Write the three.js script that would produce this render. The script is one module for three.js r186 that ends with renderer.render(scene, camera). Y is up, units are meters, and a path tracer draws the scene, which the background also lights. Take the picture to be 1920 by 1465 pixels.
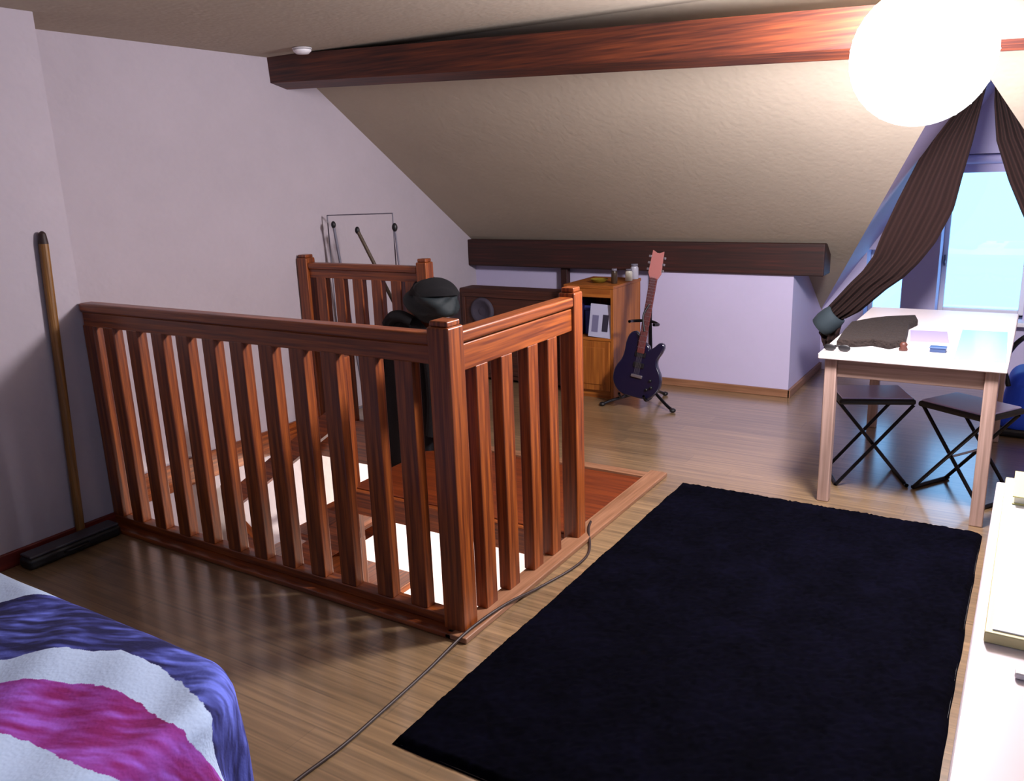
import * as THREE from 'three';
import { RoundedBoxGeometry } from 'three/addons/geometries/RoundedBoxGeometry.js';
import { mergeGeometries, mergeVertices } from 'three/addons/utils/BufferGeometryUtils.js';

// ---------------------------------------------------------------- camera, sky, exposure
// Room coordinates used below: x right along the ridge, y up, z AWAY from the camera (three's -z).
const scene = new THREE.Scene();
const camera = new THREE.PerspectiveCamera(50.274, 1920 / 1465, 0.03, 80);
camera.position.set(0, 1.6, 0);
camera.quaternion.setFromRotationMatrix(new THREE.Matrix4().makeBasis(
  new THREE.Vector3(0.84811603, -0.03508492, -0.52864757),
  new THREE.Vector3(-0.10465676, 0.96704943, -0.23208265),
  new THREE.Vector3(0.51937093, 0.25215956, 0.81649825)));
scene.add(camera);
scene.background = new THREE.Color().setRGB(0.23, 0.55, 1.0);       // even overcast sky outside the windows
scene.backgroundIntensity = 3.2;
const renderer = new THREE.WebGLRenderer({ antialias: true });
renderer.toneMapping = THREE.LinearToneMapping;
renderer.toneMappingExposure = 1.0;
renderer.shadowMap.enabled = true;
const LANTERN = 26, DOWNSTAIRS = 36;

// ---------------------------------------------------------------- helpers
const V = (x, y, z) => new THREE.Vector3(x, y, -z);
let seed = 7;
const rnd = () => { seed = (seed * 1664525 + 1013904223) >>> 0; return seed / 4294967296; };
const hash = (x, y, s) => { let h = (x * 374761393 + y * 668265263 + s * 974711) | 0; h = Math.imul(h ^ (h >>> 13), 1274126177); return ((h ^ (h >>> 16)) >>> 0) / 4294967296; };
function noise(x, y, px, py, s) {                                   // tiling value noise
  const xi = Math.floor(x), yi = Math.floor(y), fx = x - xi, fy = y - yi, w = (t) => t * t * (3 - 2 * t);
  const m = (a, b) => ((a % b) + b) % b, H = (a, b) => hash(m(a, px), m(b, py), s);
  const a = H(xi, yi), b = H(xi + 1, yi), c = H(xi, yi + 1), d = H(xi + 1, yi + 1), u = w(fx), v = w(fy);
  return a + (b - a) * u + (c - a) * v + (a - b - c + d) * u * v;
}
function tex(w, h, fn, srgb = true, repX = 1, repY = 1) {
  const data = new Uint8Array(w * h * 4);
  for (let j = 0; j < h; j++) for (let i = 0; i < w; i++) {
    const c = fn(i / w, j / h), k = (j * w + i) * 4;
    for (let q = 0; q < 3; q++) data[k + q] = Math.max(0, Math.min(255, c[q] * 255));
    data[k + 3] = 255;
  }
  const t = new THREE.DataTexture(data, w, h, THREE.RGBAFormat);
  t.wrapS = t.wrapT = THREE.RepeatWrapping; t.magFilter = THREE.LinearFilter; t.minFilter = THREE.LinearMipmapLinearFilter; t.generateMipmaps = true;
  if (srgb) t.colorSpace = THREE.SRGBColorSpace;
  t.repeat.set(repX, repY); t.needsUpdate = true;
  return t;
}
const grain = (u, v, s) => 0.62 * noise(u * 3, v * 44, 3, 44, s) + 0.38 * noise(u * 9, v * 110, 9, 110, s + 1);
const woodTex = (a, b, s) => tex(512, 512, (u, v) => {              // u along the grain, one tile is 0.8 m by 0.4 m
  const g = Math.min(1, Math.max(0, grain(u, v, s) * 1.3 - 0.15 + 0.25 * (noise(u * 2, v * 5, 2, 5, s + 5) - 0.5)));
  return [0, 1, 2].map((q) => a[q] + (b[q] - a[q]) * g);
}, true, 1.25, 2.5);
const plasterTex = (c, amt, s) => tex(512, 512, (u, v) => {
  const n = 0.5 * noise(u * 6, v * 6, 6, 6, s) + 0.3 * noise(u * 24, v * 24, 24, 24, s + 1) + 0.2 * noise(u * 120, v * 120, 120, 120, s + 2) - 0.5;
  return c.map((q) => q * (1 + amt * n));
}, true, 0.4, 0.4);
const bump = (fx, fy, s, rx, ry) => tex(256, 256, (u, v) => { const n = noise(u * fx, v * fy, fx, fy, s) * 0.6 + noise(u * fx * 2, v * fy * 2, fx * 2, fy * 2, s + 1) * 0.4; return [n, n, n]; }, false, rx, ry);
const plasterBump = bump(40, 40, 21, 1, 1);
const std = (o) => new THREE.MeshStandardMaterial({ roughness: 0.7, ...o });
const M = {
  wall: std({ map: plasterTex([0.695, 0.655, 0.685], 0.05, 3), roughness: 0.92, bumpMap: plasterBump, bumpScale: 0.0012 }),
  ceiling: std({ map: plasterTex([0.67, 0.62, 0.55], 0.05, 5), roughness: 0.95, bumpMap: plasterBump, bumpScale: 0.0012 }),
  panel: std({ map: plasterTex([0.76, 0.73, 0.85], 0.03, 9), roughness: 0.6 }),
  white: std({ color: 0xe9e6ea, roughness: 0.45 }),
  rail: new THREE.MeshPhysicalMaterial({ map: woodTex([0.35, 0.145, 0.055], [0.64, 0.34, 0.13], 31), roughness: 0.38, clearcoat: 0.25, clearcoatRoughness: 0.3 }),
  landing: new THREE.MeshPhysicalMaterial({ map: woodTex([0.34, 0.13, 0.04], [0.5, 0.22, 0.07], 37), roughness: 0.4, clearcoat: 0.2, clearcoatRoughness: 0.35 }),
  beam: std({ map: woodTex([0.18, 0.06, 0.035], [0.4, 0.185, 0.085], 41), roughness: 0.5 }),
  purlin: std({ map: woodTex([0.12, 0.05, 0.04], [0.26, 0.1, 0.07], 43), roughness: 0.6 }),
  pine: std({ map: woodTex([0.6, 0.49, 0.44], [0.75, 0.63, 0.58], 47), roughness: 0.45 }),
  cabinet: std({ map: woodTex([0.5, 0.27, 0.09], [0.68, 0.41, 0.16], 53), roughness: 0.45 }),
  trim: std({ map: woodTex([0.48, 0.33, 0.23], [0.62, 0.45, 0.34], 59), roughness: 0.4 }),
  redTrim: std({ map: woodTex([0.34, 0.08, 0.05], [0.48, 0.14, 0.09], 61), roughness: 0.45 }),
  amp: std({ map: woodTex([0.2, 0.09, 0.06], [0.32, 0.16, 0.1], 67), roughness: 0.55 }),
  black: std({ color: 0x0d0c10, roughness: 0.5 }),
  blackMetal: std({ color: 0x17161c, roughness: 0.35, metalness: 0.6 }),
  grey: std({ color: 0x6d6a78, roughness: 0.5 }),
  steel: std({ color: 0xb9b7c0, roughness: 0.3, metalness: 0.9 }),
  pole: std({ map: woodTex([0.42, 0.27, 0.1], [0.58, 0.4, 0.18], 71), roughness: 0.5 }),
  poleTip: std({ color: 0x2a1510, roughness: 0.6 }),
  curtain: std({ color: 0x301a16, roughness: 0.95, bumpMap: bump(90, 90, 77, 6, 6), bumpScale: 0.001 }),
  coat: std({ color: 0x0b0a10, roughness: 0.95, bumpMap: bump(60, 60, 79, 4, 4), bumpScale: 0.002 }),
  bag: std({ color: 0x172226, roughness: 0.7 }),
  glass: new THREE.MeshPhysicalMaterial({ color: 0xffffff, transmission: 1, roughness: 0.02, thickness: 0, ior: 1.45 }),
};

const bases = new WeakMap(), used = new Map();
function numbered(name) { const n = used.get(name) ?? 0; used.set(name, n + 1); return n ? name + '_' + String(n).padStart(3, '0') : name; }
function thing(name, label, category, pos = [0, 0, 0], group) {
  const o = new THREE.Group(); o.name = numbered(name); o.position.copy(V(...pos)); bases.set(o, o.position.clone());
  o.userData = { label, category }; if (group) o.userData.group = group;
  scene.add(o); return o;
}
function mesh(name, geo, mat, parent = scene, label) {              // geometry in room coordinates; moved to the parent's base
  const g = Array.isArray(geo) ? mergeGeometries(geo.map((q) => (q.index ? q.toNonIndexed() : q))) : geo;
  const b = new THREE.Vector3(); for (let p = parent; p && p !== scene; p = p.parent) { const q = bases.get(p); if (q) b.add(q); }
  g.translate(-b.x, -b.y, -b.z);
  const m = new THREE.Mesh(g, mat); m.name = parent === scene ? numbered(name) : name; m.castShadow = m.receiveShadow = true;
  if (label) m.userData.label = label;
  parent.add(m); return m;
}
function single(name, geo, mat, label, category, group) { const m = mesh(name, geo, mat); m.userData = { label, category }; if (group) m.userData.group = group; return m; }
function struct(name, geo, mat, parent = scene) { const m = mesh(name, geo, mat, parent); if (parent === scene) m.userData.kind = 'structure'; return m; }

function uvm(geo, along = null) {                                    // uv in metres from position; `along` = grain axis 0,1,2
  const g = geo.index ? geo.toNonIndexed() : geo; g.computeVertexNormals();
  const p = g.attributes.position, n = g.attributes.normal, uv = new Float32Array(p.count * 2);
  for (let i = 0; i < p.count; i++) {
    const P = [p.getX(i), p.getY(i), p.getZ(i)], N = [n.getX(i), n.getY(i), n.getZ(i)].map(Math.abs);
    const d = N.indexOf(Math.max(...N)); let ax = [0, 1, 2].filter((q) => q !== d);
    if (along !== null && ax[1] === along) ax = [ax[1], ax[0]];
    uv[i * 2] = P[ax[0]] + 0.37 * d; uv[i * 2 + 1] = P[ax[1]] + 0.21 * d;
  }
  g.setAttribute('uv', new THREE.BufferAttribute(uv, 2));
  return g;
}
function box(x0, x1, y0, y1, z0, z1, r = 0, along = null) {
  const w = Math.abs(x1 - x0), h = Math.abs(y1 - y0), d = Math.abs(z1 - z0), m = Math.min(w, h, d);
  const g = r > 0 ? new RoundedBoxGeometry(w, h, d, 2, Math.min(r, m * 0.45)) : new THREE.BoxGeometry(w, h, d);
  g.translate((x0 + x1) / 2, (y0 + y1) / 2, -(z0 + z1) / 2);
  const n = g.index ? g.toNonIndexed() : g, keep = n.attributes.normal.clone();
  if (along === null) along = [w, h, d].indexOf(Math.max(w, h, d));
  uvm(n, along); n.setAttribute('normal', keep); return n;
}
function prism(pts, off, along = null) {                             // planar polygon in room coordinates, pushed by off
  const P = pts.map((q) => V(...q)), O = V(...off), n = new THREE.Vector3();
  for (let i = 0; i < P.length; i++) { const a = P[i], b = P[(i + 1) % P.length]; n.x += (a.y - b.y) * (a.z + b.z); n.y += (a.z - b.z) * (a.x + b.x); n.z += (a.x - b.x) * (a.y + b.y); }
  n.normalize();
  const e1 = P[1].clone().sub(P[0]).normalize(), e2 = n.clone().cross(e1);
  const flat = P.map((q) => new THREE.Vector2(q.clone().sub(P[0]).dot(e1), q.clone().sub(P[0]).dot(e2)));
  const tri = THREE.ShapeUtils.triangulateShape(flat, []), out = [], flip = n.dot(O) > 0;
  const put = (a, b, c) => (flip ? out.push(a, c, b) : out.push(a, b, c));
  const Q = P.map((q) => q.clone().add(O));
  for (const [a, b, c] of tri) { put(P[a], P[b], P[c]); put(Q[a], Q[c], Q[b]); }
  for (let i = 0; i < P.length; i++) { const j = (i + 1) % P.length; put(P[i], Q[i], Q[j]); put(P[i], Q[j], P[j]); }
  const g = new THREE.BufferGeometry().setFromPoints(out); return uvm(g, along);
}
function tube(pts, r, seg = 6, steps = null, curve = true) {         // points in room coordinates
  const P = pts.map((q) => V(...q));
  const c = curve && P.length > 2 ? new THREE.CatmullRomCurve3(P) : (() => { const k = new THREE.CurvePath(); for (let i = 0; i + 1 < P.length; i++) k.add(new THREE.LineCurve3(P[i], P[i + 1])); return k; })();
  const g = new THREE.TubeGeometry(c, steps ?? Math.max(2, P.length * 6), r, seg, false);
  return g.toNonIndexed();
}
function rod(a, b, r0, r1 = r0, seg = 10) {
  const A = V(...a), B = V(...b), L = A.distanceTo(B), g = new THREE.CylinderGeometry(r1, r0, L, seg);
  g.applyQuaternion(new THREE.Quaternion().setFromUnitVectors(new THREE.Vector3(0, 1, 0), B.clone().sub(A).normalize()));
  const c = A.add(B).multiplyScalar(0.5); g.translate(c.x, c.y, c.z); return g.toNonIndexed();
}
function lathe(prof, x, y, z, seg = 24) { const g = new THREE.LatheGeometry(prof.map((q) => new THREE.Vector2(q[0], q[1])), seg); g.translate(x, y, -z); return g.toNonIndexed(); }
function ball(x, y, z, rx, ry = rx, rz = rx, s = 20) { const g = new THREE.SphereGeometry(1, s, Math.ceil(s * 0.7)); g.scale(rx, ry, rz); g.translate(x, y, -z); return g.toNonIndexed(); }

// ---------------------------------------------------------------- room shell
const XW = -4.08, XC = -3.7, CEIL = 2.33, ZS = 3.96, SLOPE = 0.6596;   // main wall, chimney breast, flat ceiling, slope start, fall per metre
const slopeY = (z) => CEIL - SLOPE * (z - ZS);
const floorTex = tex(1024, 1024, (u, v) => {                         // laminate: ten boards across 1.3 m, 2.6 m long
  const b = Math.floor(v * 10), fv = v * 10 - b, off = hash(b, 3, 1), k = Math.floor((u + off) * 2), fu = (u + off) * 2 - k;
  const tone = 0.94 + 0.12 * hash(b, ((k % 2) + 2) % 2, 9), g = 0.55 * noise(u * 5, v * 120, 5, 120, 13) + 0.45 * noise(u * 16, v * 240, 16, 240, 14);
  const seam = fv < 0.02 || fv > 0.98 || fu < 0.003 ? 0.88 : 1, t = tone * seam * (0.78 + 0.42 * g);
  return [0.51 * t, 0.415 * t, 0.3 * t];
}, true, 1 / 2.6, 1 / 1.3);
const floorMat = new THREE.MeshPhysicalMaterial({ map: floorTex, roughness: 0.3, ior: 1.65, clearcoat: 1, clearcoatRoughness: 0.19 });
{
  // floor with the stair opening (x -4.08..-1.63, z 2.17..3.9)
  const f = prism([[-4.3, 0, -1.8], [3.3, 0, -1.8], [3.3, 0, 7.3], [-4.3, 0, 7.3], [-4.3, 0, 3.9], [-1.63, 0, 3.9], [-1.63, 0, 2.17], [-4.3, 0, 2.17]], [0, -0.24, 0], 0);
  struct('floor', f, floorMat);
  struct('wall_left', box(XW - 0.25, XW, -2.7, 2.6, -1.8, 7.3), M.wall);
  struct('wall_chimney', box(XW - 0.05, XC, -0.24, 2.45, -1.8, 2.165), M.wall);
  struct('wall_right', box(3.0, 3.25, -0.3, 2.6, 1.6, 7.3), M.wall);
  struct('wall_right_near', [box(3.0, 3.25, -0.3, 2.6, -1.8, -0.6), box(3.0, 3.25, -0.3, 0.85, -0.6, 1.6), box(3.0, 3.25, 2.1, 2.6, -0.6, 1.6)], M.wall);
  struct('wall_back', box(-4.3, 3.25, -0.3, 2.6, -1.8, -1.55), M.wall);
  struct('ceiling', box(-4.3, 3.25, CEIL, CEIL + 0.2, -1.8, ZS + 0.02), M.ceiling);
  // sloping ceiling, notched for the gabled dormer
  const s = (x, z) => [x, slopeY(z), z], n = [0, 0.165, 0.109];
  struct('ceiling_slope', prism([s(-4.3, ZS - 0.02), s(3.25, ZS - 0.02), s(3.25, 7.25), s(0.7, 7.25), s(0.7, 6.754), s(-0.35, 4.37), s(-1.4, 6.754), s(-1.4, 7.25), s(-4.3, 7.25)], n), M.ceiling);
  const dy = 2.06, ey = 0.487;
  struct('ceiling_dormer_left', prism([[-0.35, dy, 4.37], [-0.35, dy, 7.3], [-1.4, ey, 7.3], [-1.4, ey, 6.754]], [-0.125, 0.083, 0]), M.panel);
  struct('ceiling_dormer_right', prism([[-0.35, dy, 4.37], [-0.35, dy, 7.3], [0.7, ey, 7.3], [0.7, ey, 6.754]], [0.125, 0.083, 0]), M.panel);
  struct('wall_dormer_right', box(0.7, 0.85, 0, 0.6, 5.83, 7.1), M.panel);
  // low box room under the slope, right of the guitar
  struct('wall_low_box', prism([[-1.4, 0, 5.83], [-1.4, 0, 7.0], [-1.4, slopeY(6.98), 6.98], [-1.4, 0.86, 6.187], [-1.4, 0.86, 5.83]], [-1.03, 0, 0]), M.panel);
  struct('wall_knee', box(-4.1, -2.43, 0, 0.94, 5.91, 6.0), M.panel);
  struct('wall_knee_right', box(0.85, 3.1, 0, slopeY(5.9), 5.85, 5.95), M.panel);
  struct('trim_1', box(-2.43, -1.385, 0, 0.055, 5.812, 5.832, 0.004), M.trim);
  struct('trim_2', box(-1.402, -1.382, 0, 0.055, 5.812, 6.8, 0.004), M.trim);
  struct('baseboard_left', box(XC, XC + 0.018, 0, 0.07, -1.5, 2.165, 0.004), M.redTrim);
  // gable wall of the dormer: one main window and a narrow side light
  const wz0 = 6.8, wz1 = 7.12, X0 = -0.61, X1 = -0.05, Y0 = 0.47, Y1 = 1.62, A0 = -1.1, A1 = -0.84, B0 = 0.42, B1 = 0.95;
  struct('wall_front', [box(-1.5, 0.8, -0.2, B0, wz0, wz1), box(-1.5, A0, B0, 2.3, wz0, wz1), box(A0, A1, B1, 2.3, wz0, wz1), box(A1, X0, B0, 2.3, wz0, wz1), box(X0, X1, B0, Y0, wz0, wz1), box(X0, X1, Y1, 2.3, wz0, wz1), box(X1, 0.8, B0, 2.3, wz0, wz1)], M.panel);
  const frame = (x0, x1, y0, y1, z, t) => [box(x0, x0 + t, y0, y1, z, z + 0.05, 0.005), box(x1 - t, x1, y0, y1, z, z + 0.05, 0.005), box(x0 + t, x1 - t, y0, y0 + t, z, z + 0.05, 0.005), box(x0 + t, x1 - t, y1 - t, y1, z, z + 0.05, 0.005)];
  const w1 = new THREE.Group(); w1.name = 'window_1'; w1.userData.kind = 'structure'; scene.add(w1);
  mesh('window_frame', frame(X0, X1, Y0, Y1, 7.03, 0.035), M.white, w1);
  mesh('window_pane', box(X0 + 0.035, X1 - 0.035, Y0 + 0.035, Y1 - 0.035, 7.055, 7.061), M.glass, w1);
  mesh('window_sill', box(X0 - 0.08, X1 + 0.08, Y0 - 0.03, Y0, 6.7, 7.03, 0.006), M.white, w1);
  mesh('window_handle', [box(X0 + 0.012, X0 + 0.027, 0.82, 0.9, 7.005, 7.03, 0.004), box(X0 + 0.012, X0 + 0.027, 0.84, 0.86, 6.98, 7.01, 0.003)], M.grey, w1);
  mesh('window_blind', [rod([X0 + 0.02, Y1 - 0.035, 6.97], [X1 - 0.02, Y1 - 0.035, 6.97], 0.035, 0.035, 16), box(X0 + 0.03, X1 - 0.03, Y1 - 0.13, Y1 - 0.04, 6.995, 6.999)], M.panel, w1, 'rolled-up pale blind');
  const w2 = new THREE.Group(); w2.name = 'window_2'; w2.userData.kind = 'structure'; scene.add(w2);
  mesh('window_frame', frame(A0, A1, B0, B1, 7.0, 0.03), M.white, w2);
  mesh('window_pane', box(A0 + 0.03, A1 - 0.03, B0 + 0.03, B1 - 0.03, 7.02, 7.026), M.glass, w2);
  // unseen window added in the right gable for bluish fill on the bed
  const w3 = new THREE.Group(); w3.name = 'added_window_3'; w3.userData.kind = 'structure'; scene.add(w3);
  mesh('window_frame', [box(3.1, 3.15, 0.85, 2.1, -0.6, -0.55), box(3.1, 3.15, 0.85, 2.1, 1.55, 1.6), box(3.1, 3.15, 0.85, 0.9, -0.55, 1.55), box(3.1, 3.15, 2.05, 2.1, -0.55, 1.55), box(3.1, 3.15, 0.9, 2.05, 0.47, 0.53)], M.white, w3);
  mesh('window_pane', box(3.12, 3.126, 0.9, 2.05, -0.55, 1.55), M.glass, w3);
}
{ // exposed roof timbers
  const t = 0.1;
  const yl = 2.34, yr = 2.2, xr = -0.8, k = (yr - yl) / (xr - XW);
  const at = (x) => yl + k * (x - XW);
  const sec = (x) => [[x, at(x), 3.79], [x, at(x) - 0.155, 3.8], [x, at(x) - 0.185, 3.93], [x, at(x) - 0.06, 4.13]];
  const a = sec(XW), b = sec(1.6);
  const quad = (p, q, r, u) => [p, q, r, p, r, u].map((m) => V(...m));
  const pts = []; for (let i = 0; i < 4; i++) { const j = (i + 1) % 4; pts.push(...quad(a[i], a[j], b[j], b[i])); }
  pts.push(...quad(a[3], a[2], a[1], a[0]), ...quad(b[0], b[1], b[2], b[3]));
  struct('trim_3', uvm(new THREE.BufferGeometry().setFromPoints(pts), 0), M.beam).name = 'ceiling_beam';
  struct('trim_4', box(XW, -1.2, 0.862, 1.078, 5.8, 6.0, 0.008, 0), M.purlin).name = 'purlin_beam';
}
{ // rooms below, seen down the stairs
  struct('wall_lower', [box(-4.3, 0.7, -2.7, -0.24, 7.1, 7.3), box(-4.3, 0.7, -2.7, -0.24, 0.9, 1.1), box(0.5, 0.7, -2.7, -0.24, 1.1, 7.1)], M.white);
  struct('floor_lower', box(-4.3, 0.7, -2.8, -2.6, 0.9, 7.3), M.pine);
  const l = thing('pendant_lamp', 'round white lamp hanging in the room below the stairs', 'lamp', [-2.6, -0.24, 5.6]);
  mesh('cord', rod([-2.6, -0.24, 5.6], [-2.6, -0.62, 5.6], 0.006), M.black, l);
  mesh('lamp_shade', ball(-2.6, -0.74, 5.6, 0.13), std({ color: 0xffffff, emissive: 0xfff4e0, emissiveIntensity: 2 }), l);
  const p = new THREE.PointLight(new THREE.Color(1, 0.93, 0.78), DOWNSTAIRS); p.position.copy(V(-2.6, -0.74, 5.6)); p.castShadow = true; p.shadow.radius = 4; scene.add(p);
}

// ---------------------------------------------------------------- stairs and railings
const RZ = 2.178, RX = -1.64;                                        // railing lines
{
  // edging boards round the opening
  struct('trim_5', box(XC, -1.63, 0, 0.022, 2.10, 2.19, 0.005), M.rail);
  struct('trim_6', box(-1.66, -1.565, 0, 0.022, 2.10, 3.98, 0.005, 2), M.trim);
  struct('trim_7', box(-3.0, -1.66, 0, 0.018, 3.88, 3.95, 0.004), M.trim);
  struct('trim_8', box(XW, XW + 0.02, -0.1, 0.06, 2.17, 3.92, 0.004, 2), M.rail);
  struct('trim_9', box(XW, -3.0, -0.24, 0.06, 3.895, 3.93, 0.004, 0), M.rail);
  struct('trim_10', box(XW, -1.63, -0.24, 0.0, 2.172, 2.19, 0.004, 0), M.rail);
  struct('trim_11', box(-1.655, -1.632, -0.24, 0.0, 2.19, 3.06, 0.004, 2), M.rail);

  const g = thing('stair_railing', 'reddish-brown wooden railing with square balusters round the near corner of the stairwell', 'railing', [-1.64, 0, RZ]);
  const post = (x, z, y0, y1, w, par) => mesh('newel_post', [box(x - w, x + w, y0, y1 - 0.02, z - w, z + w, 0.008, 1), box(x - w + 0.008, x + w - 0.008, y1 - 0.02, y1, z - w + 0.008, z + w - 0.008, 0.006, 1)], M.rail, par);
  post(-1.64, RZ, 0, 1.142, 0.045, g); post(-1.64, 3.06, 0, 1.135, 0.038, g);
  mesh('handrail', [box(-3.69, -1.684, 1.055, 1.098, RZ - 0.034, RZ + 0.034, 0.01, 0), box(-3.69, -1.684, 0.99, 1.055, RZ - 0.022, RZ + 0.022, 0.004, 0)], M.rail, g);
  mesh('handrail', [box(RX - 0.034, RX + 0.034, 1.055, 1.098, RZ + 0.044, 3.024, 0.01, 2), box(RX - 0.024, RX + 0.024, 0.955, 1.05, RZ + 0.044, 3.024, 0.006, 2)], M.rail, g);
  mesh('bottom_rail', box(-3.69, -1.684, 0.022, 0.06, RZ - 0.03, RZ + 0.03, 0.005, 0), M.rail, g);
  const bal = box(-0.039, 0.039, 0, 1, -0.025, 0.025, 0.006, 1);
  const addBal = (x, z, y0, y1, par, turn = 0) => {
    const q = bal.clone(); q.scale(1, y1 - y0, 1); if (turn) q.rotateY(Math.PI / 2); q.translate(x, y0, -z); return mesh('baluster', q, M.rail, par);
  };
  for (const x of [-3.66, -3.508, -3.334, -3.161, -2.995, -2.826, -2.66, -2.493, -2.326, -2.162, -1.975, -1.812]) addBal(x, RZ, 0.058, 0.995, g);
  for (const z of [2.35, 2.513, 2.701, 2.855]) addBal(RX, z, 0.02, 0.96, g, 1);

  const h = thing('stair_railing', 'short wooden railing at the far side of the stairwell against the left wall', 'railing', [-3.55, 0, 3.9]);
  post(-4.03, 3.9, 0.06, 1.14, 0.042, h); post(-3.06, 3.9, 0.0, 1.135, 0.038, h);
  mesh('handrail', [box(-3.99, -3.098, 1.05, 1.09, 3.87, 3.93, 0.01, 0), box(-3.99, -3.098, 0.995, 1.05, 3.88, 3.92, 0.004, 0)], M.rail, h);
  for (const x of [-3.89, -3.735, -3.58, -3.425, -3.27, -3.16]) addBal(x, 3.9, 0.06, 1.0, h);

  // open-riser stairs: landing level with the floor, upper flight to the left, corner platform, lower flight to the right
  const s = thing('staircase', 'reddish-brown open wooden staircase going down inside the railed stairwell', 'staircase', [-2.9, -2.6, 3.0]);
  mesh('landing', box(-3.0, -1.63, -0.05, 0.006, 3.075, 3.88, 0.005, 0), M.landing, s);
  mesh('landing_edge', box(-3.0, -1.655, -0.13, -0.0, 3.04, 3.075, 0.004, 0), M.rail, s);
  for (let i = 0; i < 4; i++) mesh('tread', box(-3.29 - 0.265 * i, -2.99 - 0.265 * i, -0.225 - 0.19 * i, -0.185 - 0.19 * i, 3.1, 3.88, 0.006, 2), M.rail, s);
  mesh('platform', box(XW + 0.02, -3.25, -1.0, -0.95, 2.2, 3.9, 0.006, 2), M.rail, s);
  for (let i = 0; i < 6; i++) mesh('tread', box(-3.27 + 0.25 * i, -2.97 + 0.25 * i, -1.24 - 0.19 * i, -1.2 - 0.19 * i, 2.22, 3.02, 0.006, 2), M.rail, s);
  for (const z of [3.06, 3.86]) mesh('stringer', prism([[-2.95, -0.1, z], [-4.05, -0.85, z], [-4.05, -1.03, z], [-2.95, -0.28, z]], [0, 0, 0.036], 0), M.rail, s);
  for (const z of [2.2, 3.02]) mesh('stringer', prism([[-3.3, -1.05, z], [-1.75, -2.23, z], [-1.75, -2.45, z], [-3.3, -1.27, z]], [0, 0, 0.036], 0), M.rail, s);
  mesh('handrail', prism([[-2.98, 0.5, 3.03], [-3.97, -0.19, 3.03], [-3.97, -0.31, 3.03], [-2.98, 0.38, 3.03]], [0, 0, 0.055], 0), M.rail, s);
  mesh('handrail', prism([[-3.9, -0.33, 3.0], [-1.95, -1.75, 3.0], [-1.95, -1.84, 3.0], [-3.9, -0.42, 3.0]], [0, 0, 0.05], 0), M.rail, s);
  mesh('newel_post', box(-3.06, -2.96, -1.3, 0.72, 3.01, 3.11, 0.008, 1), M.rail, s);
  mesh('newel_post', box(-4.01, -3.92, -2.6, -0.14, 3.01, 3.1, 0.008, 1), M.rail, s);
  mesh('newel_post', box(-1.96, -1.87, -2.6, -1.5, 2.98, 3.07, 0.008, 1), M.rail, s);
}

// ---------------------------------------------------------------- lantern (the room's lamp)
{
  const c = [-0.425, 1.955, 3.46], R = 0.242;
  const t = thing('paper_lantern', 'large glowing round white paper lantern hanging from the ceiling', 'lantern', c);
  mesh('cord', rod([c[0], CEIL, c[2]], [c[0], c[1] + R - 0.01, c[2]], 0.004), M.white, t);
  const sm = std({ color: 0xffffff, emissive: 0xf4ffff, emissiveIntensity: 1.3, roughness: 1 });
  mesh('lamp_shade', ball(...c, R, R, R, 48), sm, t);
  const ribs = []; for (let i = -6; i <= 6; i++) { const y = i / 7 * R, r = Math.sqrt(R * R - y * y) + 0.0006, q = new THREE.TorusGeometry(r, 0.0016, 4, 40); q.rotateX(Math.PI / 2); q.translate(c[0], c[1] + y, -c[2]); ribs.push(q); }
  mesh('rib_rings', ribs, sm, t);
  mesh('ceiling_rose', lathe([[0, -0.03], [0.03, -0.03], [0.045, -0.012], [0.05, 0], [0, 0]], c[0], CEIL, c[2]), M.white, t);
  const p = new THREE.PointLight(new THREE.Color(1, 0.94, 1), LANTERN); p.position.copy(V(...c)); p.castShadow = true; p.shadow.radius = 8; scene.add(p);
}

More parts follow.
